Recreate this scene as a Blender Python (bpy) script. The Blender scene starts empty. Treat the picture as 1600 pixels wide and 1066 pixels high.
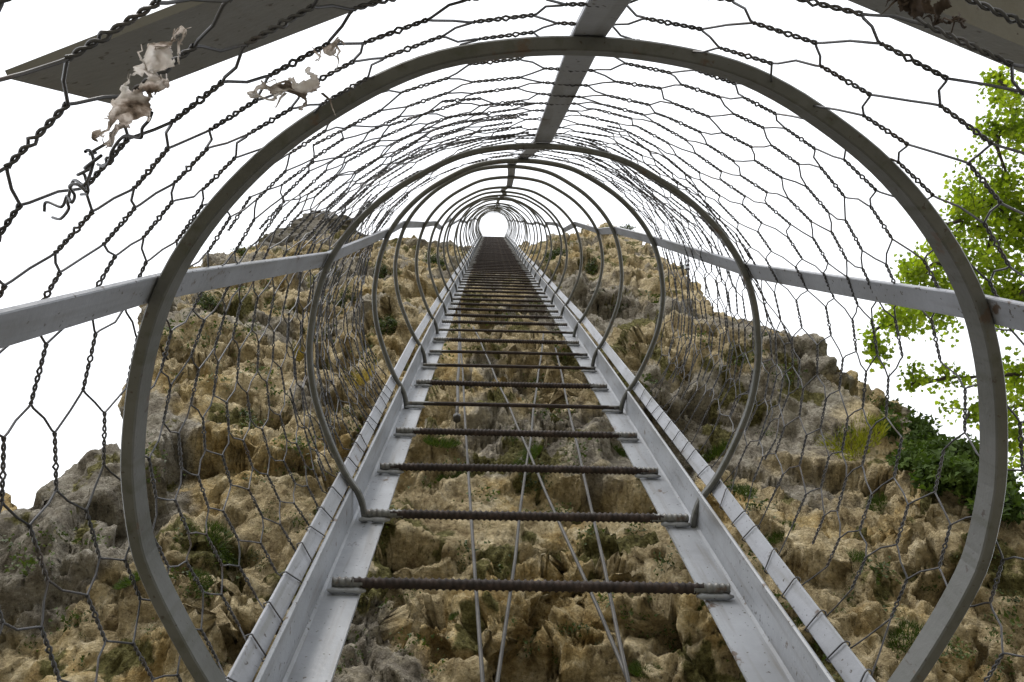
import bpy, math, random
import numpy as np
from mathutils import Vector, Matrix
from mathutils.bvhtree import BVHTree

random.seed(7)
RNG = np.random.default_rng(11)
SC = bpy.context.scene
COL = SC.collection
PI = math.pi

# ------------------------------------------------------------------ camera
# Ladder frame: X right, N away from the cliff, A up the ladder (metres, from the eye).
# World: x = X - X0 (ladder centred on x = 0), y = -N (cliff at +y), z = A + CZ.
X0, CZ = .0815, 1.55
RX, RY, RZ = -.1791, -.0251, -.0284
LENS_PX = 1244.0                       # focal length for a 1600 px wide picture


def w_(X, N, A):
    return Vector((X - X0, -N, A + CZ))


def _rot():
    cx, sx, cy, sy, cz, sz = (math.cos(RX), math.sin(RX), math.cos(RY), math.sin(RY), math.cos(RZ), math.sin(RZ))
    return (np.array([[1, 0, 0], [0, cx, -sx], [0, sx, cx]]) @ np.array([[cy, 0, sy], [0, 1, 0], [-sy, 0, cy]])
            @ np.array([[cz, -sz, 0], [sz, cz, 0], [0, 0, 1]]))


ROT = _rot()
camd = bpy.data.cameras.new('camera')
camd.sensor_width = 36
camd.lens = LENS_PX / 1600 * 36
camd.clip_start = .02
camd.clip_end = 3000
cam = bpy.data.objects.new('camera', camd)
COL.objects.link(cam)
r, u, f = [Vector((v[0], -v[1], v[2])) for v in ROT]
m = Matrix.Identity(4)
for i in range(3):
    m[i][0], m[i][1], m[i][2] = r[i], u[i], -f[i]
EYE = w_(0, 0, 0)
m.translation = EYE
cam.matrix_world = m
SC.camera = cam


def ray(px, py):
    """direction of the sight line through a photo pixel, with unit A component, in the ladder frame"""
    d = ROT.T @ np.array([(px - 800) / LENS_PX, (533 - py) / LENS_PX, 1])
    return d / d[2]


# ------------------------------------------------------------------ light
SUN_EL, SUN_AZ = math.radians(38), math.radians(204)      # high, on the open side, a little to the left
wd = bpy.data.worlds.new('World')
SC.world = wd
wd.use_nodes = True
nt = wd.node_tree
bg = nt.nodes['Background']
sky = nt.nodes.new('ShaderNodeTexSky')
sky.sky_type = 'NISHITA'
sky.sun_disc = False
sky.sun_elevation = SUN_EL
sky.sun_rotation = SUN_AZ
sky.dust_density = 3
mx = nt.nodes.new('ShaderNodeMix')
mx.data_type = 'RGBA'
mx.inputs['Factor'].default_value = .88          # a closed white overcast over the sky
mx.inputs['B'].default_value = (10.2, 10.4, 10.7, 1)
nt.links.new(sky.outputs['Color'], mx.inputs['A'])
nt.links.new(mx.outputs['Result'], bg.inputs['Color'])
bg.inputs['Strength'].default_value = .12
sd = bpy.data.lights.new('sun', 'SUN')
sd.energy = 1.5
sd.angle = math.radians(12)
sd.color = (1, .96, .9)
sun = bpy.data.objects.new('sun', sd)
COL.objects.link(sun)
sdir = Vector((math.sin(SUN_AZ) * math.cos(SUN_EL), math.cos(SUN_AZ) * math.cos(SUN_EL), math.sin(SUN_EL)))
sun.rotation_euler = (-sdir).to_track_quat('-Z', 'Y').to_euler()
SC.view_settings.view_transform = 'Standard'
SC.view_settings.look = 'None'
SC.view_settings.exposure = .55
SC.view_settings.gamma = 1


# ------------------------------------------------------------------ helpers
def tag(o, label=None, cat=None, group=None, kind=None):
    if label: o['label'] = label
    if cat: o['category'] = cat
    if group: o['group'] = group
    if kind: o['kind'] = kind
    return o


def link(name, verts, faces, mats, parent=None, smooth=True, mi=None):
    me = bpy.data.meshes.new(name)
    me.from_pydata(verts, [], faces)
    for mt in (mats if isinstance(mats, (list, tuple)) else [mats]):
        me.materials.append(mt)
    if smooth:
        me.polygons.foreach_set('use_smooth', [True] * len(me.polygons))
    if mi is not None:
        me.polygons.foreach_set('material_index', mi)
    me.update()
    o = bpy.data.objects.new(name, me)
    COL.objects.link(o)
    if parent: o.parent = parent
    return o


def empty(name, loc=(0, 0, 0)):
    o = bpy.data.objects.new(name, None)
    o.empty_display_size = .1
    COL.objects.link(o)
    o.location = loc
    return o


class MB:
    """collects geometry for ONE mesh object"""
    def __init__(s):
        s.v, s.f, s.mi = [], [], []

    def add(s, v, f, mi=0):
        b = len(s.v)
        s.v.extend(v)
        s.f.extend([[i + b for i in q] for q in f])
        s.mi.extend([mi] * len(f))

    def sweep(s, pts, section, up=None, mi=0, caps=True, scale=None, closed=False):
        """sweep a closed 2-D section [(a,b)...] along pts; a along 'side', b along 'up'"""
        pts = [Vector(p) for p in pts]
        n, k = len(pts), len(section)
        tv = []
        for i in range(n):
            t = pts[min(i + 1, n - 1)] - pts[max(i - 1, 0)]
            tv.append(t.normalized() if t.length > 1e-9 else Vector((0, 0, 1)))
        if up is None:
            a = Vector((0, 0, 1)) if abs(tv[0].z) < .8 else Vector((1, 0, 0))
            nv = tv[0].cross(a).normalized()
        vs, fs = [], []
        for i in range(n):
            if up is None:
                nv = (nv - tv[i] * nv.dot(tv[i]))
                nv = nv.normalized() if nv.length > 1e-9 else tv[i].orthogonal().normalized()
                bv = tv[i].cross(nv)
            else:
                uu = Vector(up[i] if isinstance(up, list) else up)
                bv = (uu - tv[i] * uu.dot(tv[i])).normalized()
                nv = bv.cross(tv[i])
            sc = 1 if scale is None else scale[i]
            for (x, y) in section:
                vs.append(pts[i] + nv * x * sc + bv * y * sc)
        for i in range(n - 1):
            for j in range(k):
                j2 = (j + 1) % k
                fs.append([i * k + j, i * k + j2, (i + 1) * k + j2, (i + 1) * k + j])
        if caps:
            fs.append(list(range(k))[::-1])
            fs.append([(n - 1) * k + j for j in range(k)])
        s.add(vs, fs, mi)

    def tube(s, pts, rad, sides=6, mi=0, scale=None, caps=True):
        s.sweep(pts, [(rad * math.cos(2 * PI * j / sides), rad * math.sin(2 * PI * j / sides)) for j in range(sides)],
                None, mi, caps, scale)

    def build(s, name, mats, parent=None, smooth=True):
        return link(name, s.v, s.f, mats, parent, smooth, s.mi)


def rect(w, h, c=.0012):
    w, h = w / 2, h / 2
    return [(-w + c, -h), (w - c, -h), (w, -h + c), (w, h - c), (w - c, h), (-w + c, h), (-w, h - c), (-w, -h + c)]


def spline(P, n):
    """Catmull-Rom through P, n points evenly spaced by length"""
    P = np.array(P, float)
    Q = np.vstack([2 * P[0] - P[1], P, 2 * P[-1] - P[-2]])
    out = []
    for i in range(1, len(Q) - 2):
        for t in np.linspace(0, 1, 24, endpoint=False):
            a, b, c, d = Q[i - 1], Q[i], Q[i + 1], Q[i + 2]
            out.append(.5 * (2 * b + (c - a) * t + (2 * a - 5 * b + 4 * c - d) * t * t + (3 * b - a - 3 * c + d) * t ** 3))
    out.append(P[-1])
    out = np.array(out)
    L = np.concatenate([[0], np.cumsum(np.linalg.norm(np.diff(out, axis=0), axis=1))])
    s = np.linspace(0, L[-1], n)
    return np.stack([np.interp(s, L, out[:, j]) for j in range(out.shape[1])], 1), L[-1]


# ------------------------------------------------------------------ noise (numpy)
PERM = np.random.default_rng(3).permutation(512)
PERM = np.concatenate([PERM, PERM, PERM])
GR = np.random.default_rng(4).normal(size=(512, 3))
GR /= np.linalg.norm(GR, axis=1)[:, None]
JIT = np.random.default_rng(5).random((512, 3))


def _h(i, j, k):
    return PERM[PERM[PERM[i & 511] + (j & 511)] + (k & 511)]


def perlin(P):
    I = np.floor(P).astype(np.int64)
    F = P - I
    U = F * F * F * (F * (F * 6 - 15) + 10)
    out = np.zeros(len(P))
    for dx in (0, 1):
        for dy in (0, 1):
            for dz in (0, 1):
                g = GR[_h(I[:, 0] + dx, I[:, 1] + dy, I[:, 2] + dz)]
                d = (g * (F - np.array([dx, dy, dz]))).sum(1)
                w = ((U[:, 0] if dx else 1 - U[:, 0]) * (U[:, 1] if dy else 1 - U[:, 1]) * (U[:, 2] if dz else 1 - U[:, 2]))
                out += d * w
    return out * 1.6


def fbm(P, oct=4, gain=.5):
    a, s = 1, np.zeros(len(P))
    for o in range(oct):
        s += a * perlin(P * 2.03 ** o + 17.3 * o)
        a *= gain
    return s


def worley(P):
    I = np.floor(P).astype(np.int64)
    F = P - I
    f1 = np.full(len(P), 9.)
    f2 = np.full(len(P), 9.)
    cid = np.zeros(len(P), np.int64)
    for dx in (-1, 0, 1):
        for dy in (-1, 0, 1):
            for dz in (-1, 0, 1):
                hh = _h(I[:, 0] + dx, I[:, 1] + dy, I[:, 2] + dz)
                d = ((JIT[hh] + np.array([dx, dy, dz]) - F) ** 2).sum(1)
                new = d < f1
                f2 = np.where(new, f1, np.minimum(f2, d))
                cid = np.where(new, hh, cid)
                f1 = np.where(new, d, f1)
    return np.sqrt(f1), np.sqrt(f2), JIT[cid, 0]


# ------------------------------------------------------------------ materials
def mat(name):
    mt = bpy.data.materials.new(name)
    mt.use_nodes = True
    return mt, mt.node_tree, mt.node_tree.nodes['Principled BSDF']


def nd(t, kind, **kw):
    n = t.nodes.new(kind)
    for k, v in kw.items():
        if k in n.inputs: n.inputs[k].default_value = v
        else: setattr(n, k, v)
    return n


def ramp(t, src, stops):
    n = t.nodes.new('ShaderNodeValToRGB')
    e = n.color_ramp.elements
    while len(e) < len(stops): e.new(.5)
    for i, (p, c) in enumerate(stops):
        e[i].position = p
        e[i].color = tuple(c) + (1,) if len(c) == 3 else c
    t.links.new(src, n.inputs['Fac'])
    return n.outputs['Color']


def mixc(t, fac, a, b, mode='MIX'):
    n = t.nodes.new('ShaderNodeMix')
    n.data_type = 'RGBA'
    n.blend_type = mode
    for nm, v in (('Factor', fac), ('A', a), ('B', b)):
        if hasattr(v, 'links'): t.links.new(v, n.inputs[nm])
        else: n.inputs[nm].default_value = v if nm == 'Factor' else tuple(v) + (1,)
    return n.outputs['Result']


def coords(t, kind='Object'):
    return t.nodes.new('ShaderNodeTexCoord').outputs[kind]


def noise(t, co, scale, detail=4, rough=.55, w=None):
    n = nd(t, 'ShaderNodeTexNoise')
    n.inputs['Scale'].default_value = scale
    n.inputs['Detail'].default_value = detail
    n.inputs['Roughness'].default_value = rough
    t.links.new(co, n.inputs['Vector'])
    return n.outputs['Fac']


def bump(t, bsdf, src, strength, dist):
    n = nd(t, 'ShaderNodeBump')
    n.inputs['Strength'].default_value = strength
    n.inputs['Distance'].default_value = dist
    t.links.new(src, n.inputs['Height'])
    t.links.new(n.outputs['Normal'], bsdf.inputs['Normal'])


def paint_mat(name, base, lo, rust=.62, grime=(.09, .085, .06), gamt=.5):
    """weathered grey paint: blotches, drips along the steel, chips and specks"""
    mt, t, b = mat(name)
    co = coords(t)
    c = mixc(t, ramp(t, noise(t, co, 7, 6, .65), [(.35, (0, 0, 0)), (.65, (1, 1, 1))]), lo, base)
    mp = nd(t, 'ShaderNodeMapping')
    mp.inputs['Scale'].default_value = (60, 60, 4)
    t.links.new(co, mp.inputs['Vector'])
    st = ramp(t, noise(t, mp.outputs['Vector'], 1, 3), [(.52, (0, 0, 0)), (.75, (gamt,) * 3)])
    c = mixc(t, st, c, grime)
    sp = ramp(t, noise(t, co, 130, 3, .5), [(.66, (0, 0, 0)), (.70, (1, 1, 1))])
    c = mixc(t, sp, c, (.05, .04, .035))
    ch = ramp(t, noise(t, co, 24, 6, .65), [(rust, (0, 0, 0)), (rust + .05, (1, 1, 1))])
    c = mixc(t, ch, c, (.085, .06, .045))
    t.links.new(c, b.inputs['Base Color'])
    b.inputs['Roughness'].default_value = .42
    bump(t, b, noise(t, co, 120, 3), .25, .002)
    return mt


M = {}
M['rail'] = paint_mat('grey_rail_paint', (.285, .303, .335), (.20, .212, .232), .625, (.10, .085, .06), .6)
M['bar'] = paint_mat('grey_bar_paint', (.285, .30, .34), (.20, .21, .23), .63)
M['hoop'] = paint_mat('dull_hoop_paint', (.105, .108, .106), (.068, .07, .063), .62, (.04, .043, .024), .7)
M['plate'] = paint_mat('plate_paint', (.19, .192, .19), (.14, .14, .133), .64, (.1, .08, .05), .3)

M['ends'] = paint_mat('grimy_end_paint', (.15, .155, .155), (.085, .085, .08), .55, (.03, .026, .02), .9)
mt, t, b = mat('rusty_rebar')
co = coords(t)
c = ramp(t, noise(t, co, 70, 5, .6), [(.3, (.012, .009, .008)), (.5, (.024, .017, .015)), (.66, (.045, .031, .026)), (.8, (.13, .12, .115))])
t.links.new(c, b.inputs['Base Color'])
b.inputs['Roughness'].default_value = .7
b.inputs['Metallic'].default_value = 0
b.inputs['Specular IOR Level'].default_value = .25
bump(t, b, noise(t, co, 420, 3), .4, .001)
M['rebar'] = mt

mt, t, b = mat('galvanised_wire')
co = coords(t)
c = ramp(t, noise(t, co, 25, 4), [(.3, (.04, .04, .043)), (.55, (.085, .085, .09)), (.72, (.06, .045, .036))])
t.links.new(c, b.inputs['Base Color'])
b.inputs['Metallic'].default_value = .55
b.inputs['Roughness'].default_value = .45
M['wire'] = mt

mt, t, b = mat('grey_rod')
co = coords(t)
c = ramp(t, noise(t, co, 18, 4), [(.35, (.02, .018, .015)), (.6, (.05, .046, .04))])
t.links.new(c, b.inputs['Base Color'])
b.inputs['Metallic'].default_value = .3
b.inputs['Roughness'].default_value = .5
M['rod'] = mt

# rock: masks live in a colour attribute (R grey stone, G moss, B ochre)
mt, t, b = mat('ochre_limestone')
co = coords(t)
at = nd(t, 'ShaderNodeAttribute')
at.attribute_name = 'stone'
sep = nd(t, 'ShaderNodeSeparateColor')
t.links.new(at.outputs['Color'], sep.inputs['Color'])
n1, n2, n3 = noise(t, co, 1.7, 8, .62), noise(t, co, 8, 9, .72), noise(t, co, 38, 6, .72)
tan = ramp(t, n2, [(.30, (.17, .125, .065)), (.42, (.42, .34, .20)), (.54, (.60, .505, .32)), (.66, (.76, .67, .48))])
och = ramp(t, n2, [(.30, (.18, .12, .045)), (.43, (.44, .32, .14)), (.56, (.60, .47, .235)), (.68, (.72, .61, .36))])
gry = ramp(t, n2, [(.28, (.13, .115, .09)), (.43, (.28, .255, .215)), (.56, (.41, .385, .33)), (.70, (.54, .52, .465))])
mos = ramp(t, n3, [(.32, (.075, .07, .026)), (.5, (.155, .145, .055)), (.68, (.25, .235, .105))])


def crisp(mask, nz, k, off=.35):
    sb = nd(t, 'ShaderNodeMath', operation='SUBTRACT')
    t.links.new(mask, sb.inputs[0]); t.links.new(nz, sb.inputs[1])
    mu = nd(t, 'ShaderNodeMath', operation='MULTIPLY_ADD', use_clamp=True)
    mu.inputs[1].default_value = k; mu.inputs[2].default_value = off
    t.links.new(sb.outputs[0], mu.inputs[0])
    return mu.outputs[0]


c = mixc(t, crisp(sep.outputs['Blue'], n2, 2.5), tan, och)
c = mixc(t, crisp(sep.outputs['Red'], n2, 2.5), c, gry)
c = mixc(t, crisp(sep.outputs['Green'], noise(t, co, 22, 8, .75), 3.2, .12), c, mos)
sp = ramp(t, n3, [(.32, (.14, .12, .10)), (.42, (.80, .79, .77)), (.58, (1.15, 1.14, 1.12)), (.70, (1.6, 1.6, 1.56))])
c = mixc(t, .85, c, sp, 'MULTIPLY')
sp = ramp(t, n1, [(.34, (.62, .6, .58)), (.55, (1.05, 1.05, 1.05))])
c = mixc(t, .7, c, sp, 'MULTIPLY')
t.links.new(c, b.inputs['Base Color'])
b.inputs['Roughness'].default_value = .95
b.inputs['Specular IOR Level'].default_value = .15
ad = nd(t, 'ShaderNodeMath', operation='ADD')
ml = nd(t, 'ShaderNodeMath', operation='MULTIPLY')
ml.inputs[1].default_value = .45
t.links.new(noise(t, co, 60, 6, .7), ml.inputs[0])
t.links.new(noise(t, co, 17, 6, .68), ad.inputs[0])
t.links.new(ml.outputs[0], ad.inputs[1])
bump(t, b, ad.outputs[0], 1.0, .10)
M['rock'] = mt


def leaf_mat(name, c0, c1, trans, c2=None, ro=.6):
    mt, t, b = mat(name)
    co = coords(t)
    c = ramp(t, noise(t, co, 6, 3), [(.3, c0), (.55, c1), (.75, c2 or c1)])
    t.links.new(c, b.inputs['Base Color'])
    b.inputs['Roughness'].default_value = ro
    b.inputs['Specular IOR Level'].default_value = .3
    tr = nd(t, 'ShaderNodeBsdfTranslucent')
    t.links.new(mixc(t, 1, c, (1.6, 1.75, .5), 'MULTIPLY'), tr.inputs['Color'])
    ms = nd(t, 'ShaderNodeMixShader')
    ms.inputs[0].default_value = trans
    t.links.new(b.outputs[0], ms.inputs[1])
    t.links.new(tr.outputs[0], ms.inputs[2])
    t.links.new(ms.outputs[0], t.nodes['Material Output'].inputs['Surface'])
    return mt


M['leaf'] = leaf_mat('spring_leaf', (.07, .11, .014), (.20, .26, .025), .52, (.40, .44, .06))
M['ivy'] = leaf_mat('ivy_leaf', (.022, .04, .008), (.05, .085, .014), .25, (.11, .16, .03), .85)
M['grass'] = leaf_mat('grass_blade', (.03, .045, .010), (.05, .08, .016), .25, (.09, .12, .03))
M['ygrass'] = leaf_mat('yellow_grass_blade', (.13, .15, .02), (.22, .22, .03), .3, (.26, .22, .05))
M['dry'] = leaf_mat('dry_grass_blade', (.2, .14, .05), (.3, .22, .09), .25, (.16, .16, .04))

mt, t, b = mat('bark')
t.links.new(ramp(t, noise(t, coords(t), 22, 5), [(.3, (.02, .016, .012)), (.6, (.06, .05, .04))]), b.inputs['Base Color'])
b.inputs['Roughness'].default_value = .9
M['bark'] = mt

mt, t, b = mat('weathered_rag')
co = coords(t)
c = ramp(t, noise(t, co, 38, 6, .65), [(.36, (.10, .08, .065)), (.44, (.36, .31, .27)), (.52, (.72, .68, .65)), (.66, (.86, .85, .84))])
t.links.new(c, b.inputs['Base Color'])
b.inputs['Roughness'].default_value = .95
tr = nd(t, 'ShaderNodeBsdfTranslucent')
t.links.new(c, tr.inputs['Color'])
ms = nd(t, 'ShaderNodeMixShader')
ms.inputs[0].default_value = .68
t.links.new(b.outputs[0], ms.inputs[1]); t.links.new(tr.outputs[0], ms.inputs[2])
t.links.new(ms.outputs[0], t.nodes['Material Output'].inputs['Surface'])
bump(t, b, noise(t, co, 160, 4), .5, .004)
M['rag'] = mt

mt, t, b = mat('dirt_debris')
t.links.new(ramp(t, noise(t, coords(t), 60, 5), [(.3, (.022, .016, .013)), (.6, (.07, .05, .038))]), b.inputs['Base Color'])
b.inputs['Roughness'].default_value = .95
M['dirt'] = mt

mt, t, b = mat('pale_bounce_ground')  # unseen ground; its paleness is set for the light it bounces onto undersides
co = coords(t)
c = ramp(t, noise(t, co, .6, 8, .65), [(.35, (.17, .155, .10)), (.5, (.27, .245, .18)), (.65, (.36, .33, .27))])
t.links.new(c, b.inputs['Base Color'])
b.inputs['Roughness'].default_value = 1
M['bounce_ground'] = mt

# ------------------------------------------------------------------ the setting: ground and cliff
gv, gf = [], []
G = [-1500, -500, -150, -50, -20, -8, -3, 3, 8, 20, 50, 150, 500, 1500]
for y in G:
    for x in G:
        gv.append((x, y, 0))
for j in range(len(G) - 1):
    for i in range(len(G) - 1):
        k = j * len(G) + i
        gf.append([k, k + 1, k + len(G) + 1, k + len(G)])
tag(link('ground', gv, gf, M['bounce_ground']), kind='structure')


def rock_sheet(name, lefts, rights, centre, rows, nfront, nside, disp, depth, masks, clear=None, fine=None):
    """A rock face: at each height A a section runs from behind the left flank, across the front to behind the right flank."""
    A = np.array(rows)
    lefts, rights = np.array(lefts), np.array(rights)
    XL, NL = np.interp(A, lefts[:, 0], lefts[:, 1]), np.interp(A, lefts[:, 0], lefts[:, 2])
    XR, NR = np.interp(A, rights[:, 0], rights[:, 1]), np.interp(A, rights[:, 0], rights[:, 2])
    centre = np.array(centre)
    NC = np.interp(A, centre[:, 0], centre[:, 1])
    uf = np.linspace(-1, 1, nfront)
    sd_ = np.linspace(1, 0, nside, endpoint=False) ** 1.6
    cols = nfront + 2 * nside
    X = np.zeros((len(A), cols)); N = np.zeros_like(X); DX = np.zeros_like(X); DN = np.zeros_like(X)
    # left flank
    X[:, :nside] = XL[:, None] + .10 * depth * sd_[None] ** 2
    N[:, :nside] = NL[:, None] - depth * sd_[None]
    DX[:, :nside] = -1
    fx = XL[:, None] * (1 - (uf[None] + 1) / 2) + XR[:, None] * (uf[None] + 1) / 2
    X[:, nside:nside + nfront] = fx
    # front: centre line set by NC at X = X0, edges by NL / NR
    tl = np.clip((X0 - fx) / np.maximum(X0 - XL[:, None], .05), 0, 1)
    tr_ = np.clip((fx - X0) / np.maximum(XR[:, None] - X0, .05), 0, 1)
    N[:, nside:nside + nfront] = NC[:, None] + (NL - NC)[:, None] * tl ** 1.5 + (NR - NC)[:, None] * tr_ ** 1.5
    e = np.abs(uf) ** 14
    DX[:, nside:nside + nfront] = (np.sign(uf) * e)[None]
    DN[:, nside:nside + nfront] = (1 - e)[None]
    X[:, nside + nfront:] = XR[:, None] - .10 * depth * sd_[None, ::-1] ** 2
    N[:, nside + nfront:] = NR[:, None] - depth * sd_[None, ::-1]
    DX[:, nside + nfront:] = 1
    AA = np.repeat(A[:, None], cols, 1)
    P = np.stack([X.ravel(), N.ravel(), AA.ravel()], 1)
    D = np.stack([DX.ravel(), DN.ravel(), np.zeros(P.shape[0])], 1)
    d, along = disp(P)
    d = d * (1 - .72 * (np.abs(D[:, 0]) if name == 'cliff' else 0))
    P2 = P + D * d[:, None]
    P2[:, 2] += along
    if clear is not None:
        P2[:, 1] = clear(P2)
    if fine is not None:
        nr, nc = len(A), cols
        G3 = P2.reshape(nr, nc, 3)
        # give the steep steps as many rows as the flat parts (density blurred sideways so that rows stay level)
        st = np.linalg.norm(np.diff(G3, axis=0), axis=2) / np.maximum(np.abs(G3[1:, :, 2]), 1.5)
        ker = np.hanning(61); ker /= ker.sum()
        st = np.apply_along_axis(lambda r_: np.convolve(np.pad(r_, 30, 'edge'), ker, 'valid'), 1, st)
        st = np.minimum(st, 4 * np.median(st))
        cum = np.vstack([np.zeros((1, nc)), np.cumsum(st, 0)])
        G4 = np.zeros_like(G3)
        for c_ in range(nc):
            tt = np.linspace(0, cum[-1, c_], nr)
            for q_ in range(3):
                G4[:, c_, q_] = np.interp(tt, cum[:, c_], G3[:, c_, q_])
        # light smoothing of the sharp steps, then normals
        for _ in range(2):
            G4[1:-1, 1:-1] = .5 * G4[1:-1, 1:-1] + .125 * (G4[:-2, 1:-1] + G4[2:, 1:-1] + G4[1:-1, :-2] + G4[1:-1, 2:])
        B4 = G4.copy()
        for _ in range(8):
            B4[1:-1, 1:-1] = .25 * (B4[:-2, 1:-1] + B4[2:, 1:-1] + B4[1:-1, :-2] + B4[1:-1, 2:])
        du, dv = np.gradient(B4, axis=1), np.gradient(B4, axis=0)
        nn = np.cross(du, dv)
        nn /= np.maximum(np.linalg.norm(nn, axis=2), 1e-9)[..., None]
        if nn[nr // 2, nc // 2, 1] < 0: nn = -nn
        P3 = G4.reshape(-1, 3)
        P2 = P3 + nn.reshape(-1, 3) * (fine(P3) * (1 - .45 * np.abs(D[:, 0])))[:, None]
        if clear is not None:
            P2[:, 1] = clear(P2)
    mk = masks(P2, P, d)
    W = np.stack([P2[:, 0] - X0, -P2[:, 1], P2[:, 2] + CZ], 1)
    nr = len(A)
    idx = np.arange(nr * cols).reshape(nr, cols)
    F = np.stack([idx[:-1, :-1].ravel(), idx[:-1, 1:].ravel(), idx[1:, 1:].ravel(), idx[1:, :-1].ravel()], 1)
    # the top: the last row runs back into the hill
    me = bpy.data.meshes.new(name)
    back = W[idx[-1]].copy()
    back2 = back.copy()
    back2[:, 1] += np.linspace(.5, .5, cols); back2[:, 2] += .25
    back3 = back.copy()
    back3[:, 1] = W[:, 1].max() + .5; back3[:, 2] += .6
    W = np.vstack([W, back2, back3])
    b0 = nr * cols
    i2, i3 = np.arange(b0, b0 + cols), np.arange(b0 + cols, b0 + 2 * cols)
    F = np.vstack([F, np.stack([idx[-1][:-1], idx[-1][1:], i2[1:], i2[:-1]], 1), np.stack([i2[:-1], i2[1:], i3[1:], i3[:-1]], 1)])
    mk = np.vstack([mk, mk[idx[-1]], mk[idx[-1]]])
    me.vertices.add(len(W)); me.vertices.foreach_set('co', W.ravel())
    me.loops.add(F.size); me.loops.foreach_set('vertex_index', F.ravel().astype(np.int32))
    me.polygons.add(len(F)); me.polygons.foreach_set('loop_start', np.arange(0, F.size, 4, dtype=np.int32))
    me.update(calc_edges=True)
    me.polygons.foreach_set('use_smooth', np.ones(len(F), bool))
    ca = me.attributes.new('stone', 'FLOAT_COLOR', 'POINT')
    ca.data.foreach_set('color', np.hstack([mk, np.ones((len(mk), 1))]).ravel().astype(np.float32))
    me.materials.append(M['rock'])
    me.validate()
    o = bpy.data.objects.new(name, me)
    COL.objects.link(o)
    return o, W, F


def facets(P, amp, tilt):
    """blocky rock: each cell is a plane of its own height and tilt"""
    I = np.floor(P).astype(np.int64)
    F = P - I
    f1 = np.full(len(P), 9.)
    f2 = np.full(len(P), 9.)
    val = np.zeros(len(P))
    for dx in (-1, 0, 1):
        for dy in (-1, 0, 1):
            for dz in (-1, 0, 1):
                hh = _h(I[:, 0] + dx, I[:, 1] + dy, I[:, 2] + dz)
                v = JIT[hh] + np.array([dx, dy, dz]) - F
                d = (v ** 2).sum(1)
                h = amp * (JIT[(hh * 7 + 3) & 511, 1] - .5) - tilt * (v * GR[hh]).sum(1)
                new = d < f1
                f2 = np.where(new, f1, np.minimum(f2, d))
                val = np.where(new, h, val)
                f1 = np.where(new, d, f1)
    edge_ = np.sqrt(f2) - np.sqrt(f1)
    return val, edge_


def smooth01(x, a, b):
    t_ = np.clip((x - a) / (b - a), 0, 1)
    return t_ * t_ * (3 - 2 * t_)


def bend(a):
    """the upper ladder leans in towards the cliff"""
    x = (np.asarray(a, float) - 3.5)
    return -.0265 * .5 * (x + np.sqrt(x * x + .6))


def billow(P, oct=5, gain=.5):
    a, s_ = 1, np.zeros(len(P))
    for o in range(oct):
        s_ += a * (np.abs(perlin(P * 2.1 ** o + 13.1 * o)) - .28)
        a *= gain
    return s_


def blob(P, x, n, a, r):
    return np.exp(-(((P[:, 0] - x) / r) ** 2 + ((P[:, 2] - a) / r) ** 2))


def disp_main(P):
    wv = np.stack([fbm(P * 1.3 + 5, 4), fbm(P * 1.3 + 50, 4), fbm(P * 1.3 + 90, 4)], 1)
    Q = P + .20 * wv
    big = fbm(P / 1.9 + 3, 2)
    led = perlin(np.stack([Q[:, 0] * .28, Q[:, 1] * .4, (Q[:, 2] + .55 * np.abs(Q[:, 0] - .5)) * 1.5], 1) + 31)
    led2 = perlin(np.stack([Q[:, 0] * .8, Q[:, 1] * .8, (Q[:, 2] + .35 * Q[:, 0]) * 4.2], 1) + 61)
    a1, a2, c1 = worley(Q / .95 + 11)
    b1, b2, c2 = worley((Q + .05 * wv) / .36 + 23)
    e1, e2, c3 = worley((Q + .03 * wv) / .12 + 37)
    rough = smooth01(fbm(P / 1.2 + 70, 2), -.45, .35)
    slab = np.clip(blob(P, 2.25, 0, 5.2, .55) + .8 * blob(P, 1.25, 0, 4.8, .6) + .7 * blob(P, -1.9, 0, 5.3, .5), 0, 1)
    rough = (.35 + .85 * rough) * (1 - .75 * slab)
    v1, k1 = facets(Q / .9 + 5, .20, .24)
    d = .22 * big + .12 * led + v1 * (1 - .6 * slab) + .12 * (.55 - a1)
    d += rough * .03 * led2
    d -= .05 * np.exp(-(k1 / .06) ** 2) * (.4 + rough)
    d += .34 * blob(P, 2.3, 0, 6.3, .5) + .2 * blob(P, 1.3, 0, 6.2, .45) - .42 * blob(P, -2.3, 0, 6.3, .38) + .2 * blob(P, -2.4, 0, 7.4, .5)
    return d - .03, .07 * fbm(Q / .5 + 77, 2, .5) * np.clip(P[:, 2] / 2, 0, 1)


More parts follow.
